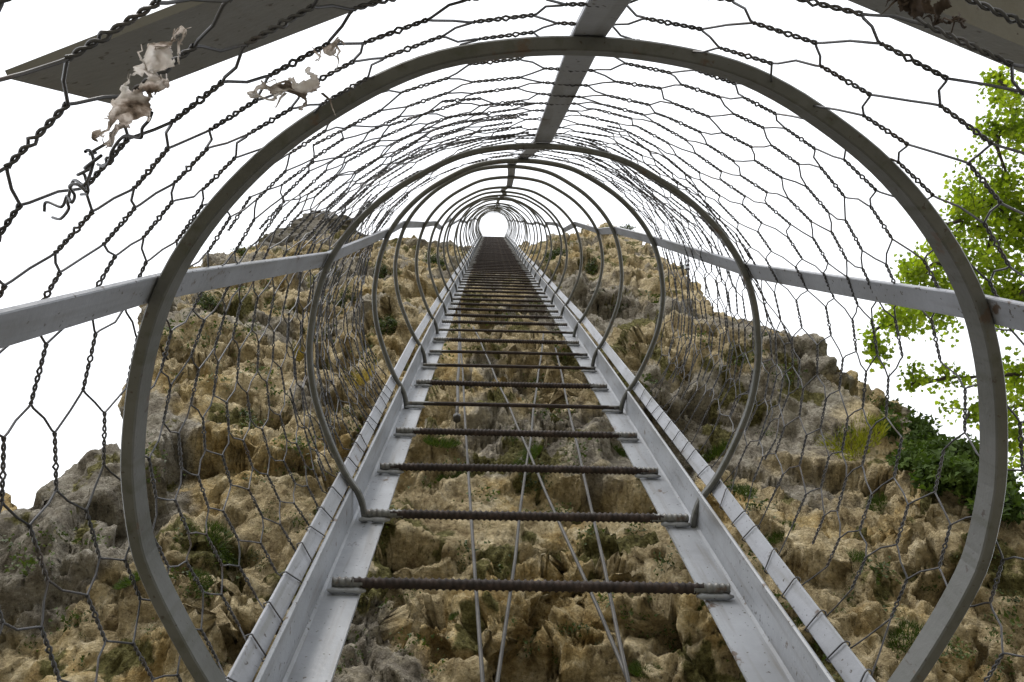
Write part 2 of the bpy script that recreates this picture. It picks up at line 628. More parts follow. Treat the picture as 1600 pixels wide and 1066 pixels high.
def fine_main(P):
    """second pass, along the true surface normal: blocks, lumps, crumbs and pits"""
    wv = np.stack([fbm(P * 2.1 + 5, 3), fbm(P * 2.1 + 50, 3), fbm(P * 2.1 + 90, 3)], 1)
    rough = .4 + .8 * smooth01(fbm(P / 1.2 + 70, 2), -.45, .35)
    slab = np.clip(blob(P, 2.25, 0, 5.2, .55) + .8 * blob(P, 1.25, 0, 4.8, .6) + .7 * blob(P, -1.9, 0, 5.3, .5), 0, 1)
    rough *= 1 - .65 * slab
    v2, k2 = facets((P + .08 * wv) / .36 + 19, .11, .13)
    v3, k3 = facets((P + .04 * wv) / .15 + 43, .05, .05)
    b1, _b, _c = worley((P + .05 * wv) / .27 + 23)
    p1, _b, _c = worley((P + .03 * wv) / .085 + 71)
    d = rough * (v2 + .10 * (.5 - b1) + v3)
    d -= rough * (.035 * np.exp(-(k2 / .06) ** 2) + .012 * np.exp(-(k3 / .08) ** 2))
    d += rough * .07 * billow(P / .42 + 3, 5, .55) + .045 * (.3 + rough) * fbm(P / .17, 4, .62)
    d -= .05 * np.clip(.42 - p1, 0, 1) * smooth01(perlin(P / .3 + 8), -.1, .3)
    d += .022 * (.3 + rough) * billow(P / .10 + 300, 4, .62)
    return d


def masks_main(P, P0, d):
    k = smooth01(fbm(P / 1.5 + 9, 4), -.02, .38)
    left = smooth01(-P[:, 0], 1.2, 2.6) * smooth01(-P[:, 2], -6, -3.5)
    slab = np.exp(-(((P[:, 0] - 1.1) / .7) ** 2 + ((P[:, 2] - 10.5) / 3.0) ** 2))
    far_ = smooth01(P[:, 2], 5.2, 8) * smooth01(np.abs(P[:, 0] - .2), .8, 1.8)
    k = np.clip(k + .45 * far_, 0, 1)
    pale = blob(P, 2.25, 0, 5.2, .5)
    g = np.clip(.75 * k + .6 * left + .95 * slab + .7 * pale, 0, 1)
    mo = smooth01(fbm(P / .5 + 60, 5, .6) + .10 * smooth01(P[:, 2], 7, 16), .22, .60)
    mo = np.clip(mo + .55 * smooth01(P[:, 2], 9, 19) * smooth01(fbm(P / 1.1 + 4, 4), -.2, .4), 0, 1) * .9
    oc = smooth01(fbm(P / .9 + 33, 4), -.05, .5) * .65
    return np.stack([g, mo, oc], 1)


def clear_main(P):
    lim = -.609 + bend(P[:, 2]) - .24 - .22 * smooth01(-P[:, 2], -5, -2)
    near = 1 - smooth01(np.abs(P[:, 0] - X0), .5, 1.0)
    n = P[:, 1]
    over = np.maximum(n - lim, 0) * near
    return n - over * .93


rows = list(np.arange(-1.75, 1.0, .05)) + list(1.0 * 1.0042 ** np.arange(0, 742))
rows = [a for a in rows if a < 22.3]


def edge(lst):
    out = []
    for px, py, A in lst:
        d = ray(px, py) * A
        out.append((A, d[0], d[1]))
    return sorted(out)


# flanks of the buttress (A, X, N); heights chosen, widths measured from its outline
LEFT = edge([(0, 812, 3.6), (60, 772, 4), (118, 742, 4.4), (178, 714, 4.8), (212, 692, 5), (212, 640, 5.4), (216, 600, 6), (226, 545, 7),
             (220, 500, 8), (230, 445, 11), (260, 424, 12.5), (300, 418, 14), (330, 408, 15.5), (365, 392, 17), (400, 386, 18),
             (430, 384, 19.5), (560, 380, 21), (620, 374, 22)])
LEFT = [(-2, -3.4, -4.2), (1.5, -2.6, -2.4)] + LEFT
RIGHT = edge([(1600, 800, 3.7), (1500, 705, 4.7), (1400, 632, 6), (1320, 582, 7), (1260, 548, 7.8), (1200, 514, 8.5), (1150, 494, 9.2),
              (1110, 478, 10), (1085, 445, 12), (1060, 416, 14.5), (1030, 400, 16.5), (1010, 390, 18), (1000, 366, 20), (960, 354, 22)])
RIGHT = [(-2, 4.2, -4.2), (1.5, 3.3, -2.5)] + RIGHT
CENTRE = [(-2, -4.0), (0, -2.9), (1.5, -2.2), (3, -1.78), (4.5, -1.5), (6.5, -1.3), (10, -1.2), (16, -1.28), (22.5, -1.4)]
cliff, CW, CF = rock_sheet('cliff', LEFT, RIGHT, CENTRE, rows, 520, 34, disp_main, 6, masks_main, clear_main, fine_main)
tag(cliff, 'rugged ochre and grey limestone cliff rising behind the ladder', None, kind='structure')
BVH = BVHTree.FromPolygons([Vector(v) for v in CW.tolist()], CF.tolist())


def on_cliff(px, py):
    d = ray(px, py)
    dv = Vector((d[0], -d[1], d[2])).normalized()
    h = BVH.ray_cast(EYE, dv, 60)
    return h[0], h[1], (h[3] or 0)


def disp_far(P):
    Q = P / 4
    a1, a2, c1 = worley(Q / .9 + 3)
    b1, b2, c2 = worley(Q / .35 + 8)
    d = 4 * (.30 * fbm(Q / 1.2, 3) + .22 * (.5 - a1) + .13 * (.5 - b1) + .05 * fbm(Q / .15, 3))
    v1, k1 = facets(Q / .45 + 9, .8, .9)
    return d * .30 + .6 * v1, .5 * perlin(Q / .2)


def masks_far(P, P0, d):
    g = .75 + .25 * smooth01(fbm(P / 5, 4), -.3, .3)
    mo = .75 * smooth01(fbm(P / 2.4 + 40, 5, .6), .05, .5)
    return np.stack([g, mo, smooth01(fbm(P / 4, 3), -.1, .4)], 1)


# a higher grey crag standing farther back on the left
CL = edge([(395, 430, 28), (405, 385, 34), (430, 358, 38), (462, 342, 41), (480, 333, 43), (492, 328, 45)])
CR = edge([(640, 430, 28), (612, 378, 34), (572, 366, 38), (542, 352, 41), (520, 343, 43), (500, 332, 45)])
mid = [(a, (nl + nr) / 2 + .05) for (a, _, nl), (_, _, nr) in zip(CL, CR)]
crag_rows = list(np.linspace(-1.5, 24, 12)) + list(np.linspace(24.2, 45, 190))
M['crag'] = M['rock'].copy()
M['crag'].name = 'dark_grey_limestone'
_t = M['crag'].node_tree
_b = _t.nodes['Principled BSDF']
_src = _b.inputs['Base Color'].links[0].from_socket
_t.links.new(mixc(_t, 1.0, _src, (.42, .42, .42), 'MULTIPLY'), _b.inputs['Base Color'])
crag, _, _ = rock_sheet('rock_peak', [(-2, -3, -14), (24, -6.2, -5)] + CL, [(-2, -2, -14), (24, -4, -5)] + CR, [(-2, -14), (24, -4.6)] + mid, crag_rows, 120, 16, disp_far, 12, masks_far)
crag.data.materials.clear(); crag.data.materials.append(M['crag'])
tag(crag, 'grey rock peak with scrub above the left shoulder of the cliff', None, kind='structure')
# a reddish outcrop low at the far left
OL = edge([(-160, 900, 5), (-130, 820, 6.5), (-60, 780, 7.4), (-10, 772, 7.9)])
OR_ = edge([(60, 900, 5), (40, 845, 6.5), (22, 812, 7.4), (6, 785, 7.9)])
outc, _, _ = rock_sheet('rock_outcrop', [(-2, -6.5, -4)] + OL, [(-2, -3.5, -4)] + OR_, [(-2, -4), (5, -2.4), (8, -2.95)], list(np.linspace(-1.7, 7.9, 150)), 70, 12,
                        lambda P: tuple(x * .55 for x in disp_main(P)), 3,
                        lambda P, P0, d: np.stack([.1 + 0 * d, .1 + 0 * d, 1 + 0 * d], 1))
tag(outc, 'small reddish outcrop beyond the left foot of the cliff', None, kind='structure')

# ------------------------------------------------------------------ the caged ladder
H = .609                                   # eye to rung plane
RUNG_A0, RUNG_S, LADDER_TOP = 1.186, .28, 23.2


def L(x, n, a):
    """ladder-centred point -> world"""
    return Vector((x, -(n + float(bend(a))), a + CZ))


ladder = empty('caged_ladder', (0, H, 0))
tag(ladder, 'tall grey steel ladder with rusty rebar rungs inside a long hooped safety cage', 'ladder')
OFF = Vector((0, H, 0))


def part(mb, name, mats, smooth=False, parent=None):
    o = mb.build(name, mats, None, smooth)
    base = Vector(mb.v[0])
    o.parent = parent or ladder
    o.data.transform(Matrix.Translation(-OFF))
    return o


# rails: steel angles, one flange across (facing the climber), one towards the climber
RA = [-1.55, -.5, .2] + list(np.arange(.6, 23.5, .45))
for s in (-1, 1):
    mb = MB()
    xo, fl, wb, th = .342, .066, .074, .006
    sec = [(xo, -.630), (xo, -.630 + wb), (xo - th * .5, -.630 + wb + .0015), (xo - th, -.630 + wb), (xo - th, -.630 + th + .004), (xo - th - .004, -.630 + th), (xo - fl, -.630 + th), (xo - fl - .001, -.630 + th * .5), (xo - fl, -.630)]
    vs, fs = [], []
    for a in RA:
        vs += [L(s * x, n, a) for x, n in sec]
    k = len(sec)
    for i in range(len(RA) - 1):
        for j in range(k):
            q = [i * k + j, i * k + (j + 1) % k, (i + 1) * k + (j + 1) % k, (i + 1) * k + j]
            fs.append(q if s < 0 else q[::-1])
    fs += [list(range(k)), [(len(RA) - 1) * k + j for j in range(k)]]
    mb.add(vs, fs)
    part(mb, 'rail', M['rail'])


def rung_mesh(ribbed, seed):
    rd = random.Random(seed)
    mb = MB()
    R0, half, ns = .0078, .318, 12
    xs = np.linspace(-half, half, 380 if ribbed else 40)
    sag = [rd.uniform(-.002, .002) for _ in range(2)]
    ph = rd.uniform(0, 1)
    ends = [rd.uniform(.03, .07), rd.uniform(.03, .07)]
    vs, fs, mi = [], [], []
    for x in xs:
        dz = sag[0] * (1 - (x / half) ** 2)
        dn = sag[1] * (1 - (x / half) ** 2)
        for j in range(ns):
            th = 2 * PI * j / ns
            rr = R0
            if ribbed:
                w = ((x / .0106 + ph + (.5 if math.cos(th) > 0 else 0) + .22 * math.sin(th)) % 1)
                rr += .0029 * max(0, 1 - abs(w - .5) / .30) * (abs(math.cos(th)) ** .5)
                rr += .0014 if abs(math.cos(th)) < .1 else 0
            else:
                rr = R0 * .8
            if half - abs(x) < .012: rr *= .97
            vs.append((x, rr * math.cos(th) + dn, rr * math.sin(th) + dz))
    for i in range(len(xs) - 1):
        for j in range(ns):
            painted = half - abs((xs[i] + xs[i + 1]) / 2) < ends[int(xs[i] > 0)] + .012 * math.sin(1.7 * j + seed) + rd.uniform(-.004, .004)
            fs.append([i * ns + j, i * ns + (j + 1) % ns, (i + 1) * ns + (j + 1) % ns, (i + 1) * ns + j])
            mi.append(1 if painted else 0)
    fs += [list(range(ns)), [(len(xs) - 1) * ns + j for j in range(ns)]]
    mi += [1, 1]
    me = bpy.data.meshes.new('rung')
    me.from_pydata(vs, [], fs)
    me.materials.append(M['rebar']); me.materials.append(M['ends'])
    me.polygons.foreach_set('material_index', mi)
    me.polygons.foreach_set('use_smooth', [True] * len(fs))
    return me


def weld_mesh(seed):
    rd = random.Random(seed)
    vs, fs = [], []
    n, k = 9, 8
    for i in range(n):
        x = -.030 + .060 * i / (n - 1)
        rr = .0062 * (1 + rd.uniform(-.25, .25)) * (1 if 0 < i < n - 1 else .4)
        for j in range(k):
            th = 2 * PI * j / k
            vs.append((x, rr * math.cos(th) * .8, rr * math.sin(th)))
    for i in range(n - 1):
        for j in range(k):
            fs.append([i * k + j, i * k + (j + 1) % k, (i + 1) * k + (j + 1) % k, (i + 1) * k + j])
    fs += [list(range(k)), [(n - 1) * k + j for j in range(k)]]
    me = bpy.data.meshes.new('weld_bead')
    me.from_pydata(vs, [], fs)
    me.materials.append(M['rail'])
    me.polygons.foreach_set('use_smooth', [True] * len(fs))
    return me


RIB = [rung_mesh(True, i) for i in range(6)]
PLAIN = rung_mesh(False, 9)
WELD = [weld_mesh(i) for i in range(3)]
n_rungs = int((LADDER_TOP - RUNG_A0) / RUNG_S) + 1
for i in range(-8, n_rungs):
    a = RUNG_A0 + i * RUNG_S
    if i == -1: a -= .05
    if a + CZ < .3: continue
    o = bpy.data.objects.new('rung', PLAIN if i in (4, 6, 7, 9) else RIB[(i * 5 + i // 6) % 6])
    COL.objects.link(o)
    o.parent = ladder
    o.location = L(random.uniform(-.003, .003), -H, a + random.uniform(-.006, .006)) - OFF
    o.rotation_euler = (0, random.uniform(-.008, .008), 0)
    if i == 4 or i == 6: o['label'] = 'smooth plain round rung'
    if -1 <= i < 9:
        for s in (-1, 1):
            wv = bpy.data.objects.new('weld_bead', WELD[random.randrange(3)])
            COL.objects.link(wv)
            wv.parent = o
            wv.location = (s * .294, .009, -.0082)

# hoops (half profile, from the crown round to the foot on the rail)
HALF = [(0, .094), (.07, .0895), (.14, .075), (.207, .044), (.277, 0), (.336, -.055), (.379, -.115), (.405, -.18), (.419, -.25),
        (.422, -.305), (.413, -.38), (.387, -.462), (.358, -.528), (.3335, -.566), (.323, -.60), (.3205, -.628)]
PROF = [(-x, n) for x, n in HALF[::-1]] + HALF[1:]
PR, PLEN = spline(PROF, 121)
HOOPS = [.78, 1.466, 2.306, 2.98] + [2.98 + .70 * k for k in range(1, 31)]
HOOPS = [a for a in HOOPS if a < 23.4]
hoop_dx = [0.0] * len(HOOPS)
rdh = random.Random(5)


def hoop_pts(k, n=121):
    a = HOOPS[k]
    P = PR.copy()
    if k == 0:
        P = np.stack([P[:, 0] * (1 + .05 * np.clip((P[:, 1] + .56) / .2, 0, 1)) + .005, (P[:, 1] + .25) * 1.04 - .25 + .035 * np.clip((P[:, 1] + .35) / .4, 0, 1)], 1)
    elif k == 1:
        P = P + np.array([.008, 0])
    else:
        sx, sn, dx = 1 + rdh.uniform(-.03, .02), 1 + rdh.uniform(-.04, .04), rdh.uniform(-.012, .012)
        w = np.clip((P[:, 1] + .6) / .35, 0, 1)
        P = np.stack([P[:, 0] * (1 + (sx - 1) * w) + dx * w, -.6 + (P[:, 1] + .6) * sn], 1)
    tilt = 0 if k < 2 else rdh.uniform(-.03, .03)
    return P, a, tilt


HP = [hoop_pts(k) for k in range(len(HOOPS))]
for k, (P, a, tilt) in enumerate(HP):
    mb = MB()
    pts = [L(x, n, a + tilt * (n + .6)) for x, n in P]
    ups = [(0, 0, 1)] * len(pts)
    if k == 0:
        mb.sweep(pts, rect(.013, .030, .0015), ups)
        nm = 'wide flat bar hoop nearest the eye'
    elif k == 1:
        mb.sweep(pts, rect(.0105, .015, .002), ups)
        nm = 'second hoop of flat bar'
    else:
        mb.tube(pts, .0073, 8)
        nm = None
    o = part(mb, 'hoop', M['hoop'] if k < 2 else M['hoop'], smooth=k > 1)
    if nm: o['label'] = nm


# long flat bars running up outside the hoops
def bar(name, frac, lab=None, jit=0.0, w=.030, th=.006, mats=None):
    rdb = random.Random(int(frac * 1000))
    pts, ups = [], []
    stops = [(-.35, 0, 0)] + [(a, k, None) for k, a in enumerate(HOOPS)] + [(LADDER_TOP + .2, len(HOOPS) - 1, 0)]
    for a, k, _ in stops:
        P, _, tilt = HP[k]
        i = int(round(frac * (len(P) - 1)))
        tg = P[min(i + 1, len(P) - 1)] - P[max(i - 1, 0)]
        tg = tg / np.linalg.norm(tg)
        nrm = np.array([-tg[1], tg[0]])
        if nrm.dot(P[i] - np.array([0, -.3])) < 0: nrm = -nrm
        off = (.0065 if k < 2 else .0073) + th / 2 + .0008
        j = jit * (1 if k > 3 else 0)
        q = P[i] + nrm * off + tg * rdb.uniform(-j, j)
        pts.append(L(q[0], q[1], a + (tilt * (q[1] + .6))))
        ups.append(Vector((nrm[0], -nrm[1], 0)))
    mb = MB()
    mb.sweep(pts, rect(w, th, .001), ups)
    o = part(mb, 'cage_bar', mats or M['bar'])
    if lab: o['label'] = lab
    return pts, ups


def frac_at(x, n):
    return float(np.argmin(((PR - np.array([x, n])) ** 2).sum(1))) / (len(PR) - 1)


bar('cage_bar', .5, 'flat bar along the crown of the cage', .02, .032)
bar('cage_bar', frac_at(-.39, -.125), 'left middle flat bar of the cage', .035, .030)
bar('cage_bar', frac_at(.39, -.125), 'right middle flat bar of the cage', .035, .030)
LOWL = bar('cage_bar', frac_at(-.349, -.541), 'lower left flat bar beside the rail', 0, .030)
LOWR = bar('cage_bar', frac_at(.349, -.541), 'lower right flat bar beside the rail', 0, .030)

# two flat plates over the entrance of the cage
A2 = .635
dA, dB, dC = ray(175, 160), ray(15, 105), ray(590, 0)
A1 = A2 * math.hypot(dA[0], dA[1]) / math.hypot(dB[0], dB[1])
mb = MB()
pl = np.array([dA[0] * A2 - X0, dA[1] * A2]); pr_ = np.array([dC[0] * A2 - X0, dC[1] * A2])
pr_ = pl + (pr_ - pl) * 1.45
th = .005
nn = np.array([-(pr_ - pl)[1], (pr_ - pl)[0]]); nn /= np.linalg.norm(nn)
c8 = []
for q in (pl, pr_):
    for a in (A1, A2):
        for e in (0, th):
            c8.append(L(*(q + nn * e), a))
mb.add(c8, [[0, 2, 6, 4], [1, 5, 7, 3], [0, 4, 5, 1], [2, 3, 7, 6], [0, 1, 3, 2], [4, 6, 7, 5]])
o = part(mb, 'collar_plate', M['plate'])
o['label'] = 'left flat plate with square cut end'
mb = MB()
d1 = ray(1330, 0) * A2; d2 = ray(1600, 112) * A2
p1 = np.array([d1[0] - X0, d1[1]]); p2 = np.array([d2[0] - X0, d2[1]])
dd = (p2 - p1) / np.linalg.norm(p2 - p1)
p0, p3 = p1 - dd * .21, p2 + dd * .12
nn = np.array([-dd[1], dd[0]])
if nn[1] < 0: nn = -nn
sec = [(0, A2), (0, A2 - .045), (.095, A2 - .045), (.095, A2 - .039), (.006, A2 - .039), (.006, A2)]
vs = [L(*(q + nn * e), a) for q in (p0, p3) for e, a in sec]
k = len(sec)
mb.add(vs, [[j, (j + 1) % k, k + (j + 1) % k, k + j] for j in range(k)] + [list(range(k))[::-1], list(range(k, 2 * k))])
o = part(mb, 'collar_plate', M['plate'])
o['label'] = 'right angle plate with a lip'

# ------------------------------------------------------------------ wire netting
WR = .00108
VX = np.concatenate([[0], np.cumsum(np.linalg.norm(np.diff(PR, axis=0), axis=1))])
TG = np.gradient(PR, axis=0)
TG /= np.linalg.norm(TG, axis=1)[:, None]
NRM = np.stack([-TG[:, 1], TG[:, 0]], 1)
NRM *= np.sign((NRM * (PR - np.array([0, -.3]))).sum(1))[:, None]


def net_point(v, a, amp, warp, off, seed):
    q = np.array([[v * 3 + seed, a * 3, seed * 1.7]])
    v2 = v + warp * float(perlin(q)[0])
    a2 = a + warp * 1.4 * float(perlin(q * 1.1 + 9)[0])
    rr = off + amp * float(perlin(q * 1.4 + 21)[0])
    v2 = min(max(v2, 0), VX[-1])
    x = np.interp(v2, VX, PR[:, 0]); n = np.interp(v2, VX, PR[:, 1])
    nx = np.interp(v2, VX, NRM[:, 0]); nn_ = np.interp(v2, VX, NRM[:, 1])
    wide = 1.045 * np.clip((1.3 - a2) / .5, 0, 1) + 1.0 * (1 - np.clip((1.3 - a2) / .5, 0, 1))
    up_ = .035 * np.clip((1.3 - a2) / .5, 0, 1) * np.clip((n + .35) / .4, 0, 1)
    return L(x * wide + nx * rr, n + up_ + nn_ * rr, a2)


def netting(a_from, a_to, v0, v1, seed, amp, warp, off, pitch=.08, rowp=.0665, tw=.043, gap=None, drop=0.0):
    mb = MB()
    rows_ = int((v1 - v0) / rowp)
    cols_ = int((a_to - a_from) / pitch)
    rd = random.Random(seed)
    S, E = {}, {}
    for i in range(rows_):
        for k in range(cols_):
            if rd.random() < .012: continue
            fv = (v0 + i * rowp) / PLEN
            if gap and gap[0] < fv < gap[1]: continue
            if drop and a_from + pitch * k > 1.5 and .3 < fv < .56 and rd.random() < drop: continue
            a = a_from + pitch * k + (pitch / 2 if i % 2 else 0) + rd.uniform(-.004, .004)
            v = v0 + i * rowp + rd.uniform(-.004, .004)
            p = net_point(v, a, amp, warp, off, seed)
            q = net_point(v + tw, a + rd.uniform(-.004, .004), amp, warp, off, seed)
            S[i, k], E[i, k] = p, q
            ax = (q - p)
            t_ = ax.normalized()
            n1 = t_.orthogonal().normalized()
            n2 = t_.cross(n1)
            near = a < 1.35
            m_ = 24 if near else 11
            turns = 3.5 if near else 2.5
            bulge = rd.uniform(.35, .65)
            for ph in (0, PI):
                pts = []
                for j in range(m_ + 1):
                    s_ = j / m_
                    rad = WR * 1.02 * (1 + (1.0 * math.exp(-((s_ - bulge) / .06) ** 2) if near else 0))
                    an = ph + turns * 2 * PI * s_
                    pts.append(p + ax * s_ + (n1 * math.cos(an) + n2 * math.sin(an)) * rad)
                mb.tube(pts, WR * .95, 5 if near else 4, caps=False)
    for (i, k), q in E.items():
        ks = (k, k + 1) if i % 2 else (k - 1, k)
        for k2 in ks:
            if (i + 1, k2) in S:
                p = S[i + 1, k2]
                d = p - q
                bow = Vector((0, 0, 1)) * (.004 * (1 if d.z > 0 else -1))
                e = Vector((rd.uniform(-1, 1), rd.uniform(-1, 1), rd.uniform(-1, 1))) * .003
                mb.tube([q, q + d * .12 + bow * .2, q + d * .5 + bow + e, q + d * .88 + bow * .3, p], WR, 5, caps=False)
    return mb, S, E, rows_


VL0 = frac_at(-.352, -.54) * PLEN
VL1 = PLEN - VL0
mb, S, E, nr_ = netting(.20, 2.30, VL0 + .01, VL1, 3, .016, .034, .020, drop=.12)


def tie(mb, c, along, wv, nv, w=.034, t_=.011, skew=0.0):
    """a loop of wire bent round a flat bar"""
    P = []
    for (x, y) in [(-.5, -.5), (-.5, .5), (0, .56), (.5, .5), (.5, -.5), (0, -.55), (-.5, -.5)]:
        P.append(c + wv * (x * w) + nv * (y * t_) + along * (skew * x * .5 + .004 * y))
    mb.tube([Vector(p) for p in spline([tuple(p) for p in P], 19)[0]], WR, 5, caps=False)


def along_bar(B, a):
    pts, ups = B
    for i in range(len(pts) - 1):
        if pts[i].z <= a + CZ <= pts[i + 1].z:
            tt = (a + CZ - pts[i].z) / (pts[i + 1].z - pts[i].z)
            return pts[i].lerp(pts[i + 1], tt), ups[i].lerp(ups[i + 1], tt).normalized()


rdt = random.Random(8)
for B, side in ((LOWL, 0), (LOWR, 1)):
    for k in range(24):
        a = .36 + .08 * k + rdt.uniform(-.02, .02)
        c, nv = along_bar(B, a)
        wv = nv.cross(Vector((0, 0, 1))).normalized()
        tie(mb, c, Vector((0, 0, 1)), wv, nv, skew=rdt.uniform(-.03, .05))
        # tail of wire back to the nearest net node
        best = min((E if side else S).values(), key=lambda p: (p - c).length)
        if (best - c).length < .16:
            mb.tube([c + nv * .006, c.lerp(best, .5) + nv * .004, best], WR, 5, caps=False)
rdw = random.Random(17)
for (x0, y0), (x1, y1) in (((205, 180), (140, 245)), ((150, 240), (85, 345)), ((140, 235), (125, 300)), ((130, 290), (75, 330)), ((245, 180), (150, 260))):
    pts = []
    for k in range(9):
        tt = k / 8
        d = ray(x0 + (x1 - x0) * tt + rdw.uniform(-11, 11), y0 + (y1 - y0) * tt + rdw.uniform(-11, 11))
        pts.append(tuple(w_(*(d * (.455 + .05 * tt + rdw.uniform(-.006, .006))))))
    mb.tube([Vector(p) for p in spline(pts, 50)[0]], WR * .9, 5, caps=False)
net1 = mb.build('wire_netting', M['wire'])
net1.location = (0, 0, 0)
tag(net1, 'hexagonal twisted wire netting wrapped round the near hoops of the cage', 'wire netting')
mb, S2, E2, _ = netting(1.40, 2.42, VL0 + .03, VL1 - .03, 14, .035, .075, .030, .072, .062, .040, gap=(.33, .56))
mb3, _a, _b, _c = netting(.98, 1.46, .29 * PLEN, .50 * PLEN, 27, .022, .05, .024, .08, .0665, .043)
mb.add(mb3.v, mb3.f)
net2 = mb.build('wire_netting', M['wire'])
tag(net2, 'crumpled second layer of wire netting bunched between the second and third hoops', 'wire netting')


# ------------------------------------------------------------------ thin rods behind the rungs
def rod(label, p, q, np_, nq, rad=.0043, ext=.4, nut=False):
    d1, d2 = ray(*p), ray(*q)
    P = w_(*(d1 * (np_ / d1[1]))); Q = w_(*(d2 * (nq / d2[1])))
    e = (P - Q).normalized()
    P = P + e * ext
    mb = MB()
    pts = [P.lerp(Q, i / 12) + Vector((random.uniform(-1, 1), random.uniform(-1, 1), 0)) * .003 for i in range(13)]
    mb.tube(pts, rad, 7)
    if nut:
        mb.tube([P - e * .01, P + e * .025], rad * 2.3, 6)
    o = mb.build('steel_rod', M['rod'])
    tag(o, label, 'rod', 'thin steel rods behind the rungs')
    return o


rod('leftmost long thin steel rod running up behind the rungs', (752, 1066), (716, 480), -.84, -.80)
rod('thin steel rod leaning right that crosses another behind the rungs', (778, 1066), (850, 520), -.90, -.76)
rod('long thin rod slanting from lower right to upper left behind the rungs', (985, 1066), (740, 510), -.88, -.78)
rod('rightmost thin steel rod behind the rungs near the right rail', (981, 1050), (868, 545), -.84, -.78)
rod('short thin rod with a nut on its lower end behind the left of the rungs', (714, 652), (719, 470), -.72, -.72, .006, .0, True)


# ------------------------------------------------------------------ rags and debris caught in the net
def rag(name, label, cat, path, a, width, seed, mt, hole=.25, crumple=.006):
    """a torn strip caught along a line of the net: ragged edges, holes, folds and loose tails"""
    rd = random.Random(seed)
    pts3 = [w_(*(ray(px, py) * (a + rd.uniform(-.006, .006)))) for px, py in path]
    C, _ = spline([tuple(p) for p in pts3], 70)
    mid_ = Vector(C[35])
    V, F = [], []
    nw = 22
    view = (EYE - mid_).normalized()
    us = np.repeat(np.linspace(0, 1, 70), nw)
    vs_ = np.tile(np.linspace(-1, 1, nw), 70)
    L_ = float(np.linalg.norm(np.diff(C, axis=0), axis=1).sum())
    Q = np.stack([us * L_ / .03, vs_ * width / .03, 0 * us + seed * 3.7], 1)
    fold = fbm(Q * 1.6, 4, .6)
    fold2 = fbm(Q * 1.3 + 40, 4, .55)
    hol = fbm(Q * 1.9 + 80, 3, .6)
    prof = np.clip(.25 + .75 * np.sin(PI * us) ** .7 + .9 * fbm(np.stack([us * 5, 0 * us, 0 * us + seed], 1), 3), .06, 1.4)
    for k in range(len(us)):
        i = k // nw
        t_ = (Vector(C[min(i + 1, 69)]) - Vector(C[max(i - 1, 0)])).normalized()
        sd_ = t_.cross(view).normalized()
        nv = sd_.cross(t_)
        V.append(Vector(C[i]) - mid_ + sd_ * (vs_[k] * width * prof[k] + crumple * .8 * fold2[k]) + nv * (crumple * 1.6 * fold[k]) + t_ * (crumple * fold2[k - 3]))
    rag_edge = fbm(Q * 3.1 + 9, 3, .6)
    for i in range(69):
        for j in range(nw - 1):
            q = [i * nw + j, i * nw + j + 1, (i + 1) * nw + j + 1, (i + 1) * nw + j]
            if hol[q].mean() < -hole: continue
            if abs(vs_[q].mean()) > .72 + .5 * rag_edge[q].mean(): continue
            F.append(q)
    # loose threads
    for _ in range(9):
        k = rd.randrange(nw, len(V) - nw)
        p = V[k]
        e = Vector((rd.gauss(0, 1), rd.gauss(0, 1), rd.gauss(0, 1))).normalized() * rd.uniform(.006, .016)
        b0 = len(V)
        for s_ in range(5):
            c = p + e * (s_ / 4) + Vector((rd.gauss(0, 1), rd.gauss(0, 1), rd.gauss(0, 1))) * .001
            V += [c, c + view.cross(e).normalized() * .0016 * (1 - s_ / 5)]
        for s_ in range(4):
            F.append([b0 + 2 * s_, b0 + 2 * s_ + 1, b0 + 2 * s_ + 3, b0 + 2 * s_ + 2])
    used = sorted({i for q in F for i in q})
    mp = {i: k for k, i in enumerate(used)}
    o = link(name, [V[i] for i in used], [[mp[i] for i in q] for q in F], mt)
    o.location = mid_
    md = o.modifiers.new('thickness', 'SOLIDIFY'); md.thickness = .0005
    return tag(o, label, cat)


rag('torn_rag', 'torn dirty white rag snagged on the netting below the left plate', 'rag', [(280, 45), (262, 85), (232, 110), (208, 150), (182, 190), (160, 225)], .44, .0095, 4, M['rag'])
rag('torn_rag', 'pale shredded scrap hanging in the netting right of the left plate', 'rag', [(528, 60), (505, 88), (488, 128), (450, 142), (400, 152)], .455, .008, 9, M['rag'], .1, .005)
rag('debris_clump', 'dark brown debris clump on the right plate at the top edge', 'debris', [(1385, -12), (1425, 2), (1465, 14), (1505, 34)], .47, .008, 6, M['dirt'], .3, .006)


# ------------------------------------------------------------------ plants
LEAF2 = [(0, 0), (.16, .10), (.42, .06), (.30, .26), (.50, .48), (.26, .52), (.20, .74), (.08, .72), (0, 1.0),
         (-.08, .72), (-.20, .74), (-.26, .52), (-.50, .48), (-.30, .26), (-.42, .06), (-.16, .10)]
IVYL = [(0, 0), (.30, -.06), (.46, .22), (.24, .42), (.16, .72), (0, 1.0), (-.16, .72), (-.24, .42), (-.46, .22), (-.30, -.06)]


def leaf(mb, c, size, outline, rd, up, spread=1.0, mi=0):
    ax = (Vector((rd.gauss(0, 1), rd.gauss(0, 1), rd.gauss(0, 1))) * spread + up).normalized()
    t_ = ax.orthogonal().normalized()
    t_.rotate(Matrix.Rotation(rd.uniform(0, 2 * PI), 3, ax))
    s_ = ax.cross(t_)
    fold = rd.uniform(.05, .4)
    b0 = len(mb.v)
    for x, y in outline:
        mb.v.append(c + s_ * (x * size) + t_ * (y * size) + ax * (size * (fold * abs(x) - .25 * y * y)))
    mb.v.append(c + t_ * (.45 * size) - ax * (.05 * size))
    k = len(outline)
    for j in range(k):
        mb.f.append([b0 + j, b0 + (j + 1) % k, b0 + k]); mb.mi.append(mi)


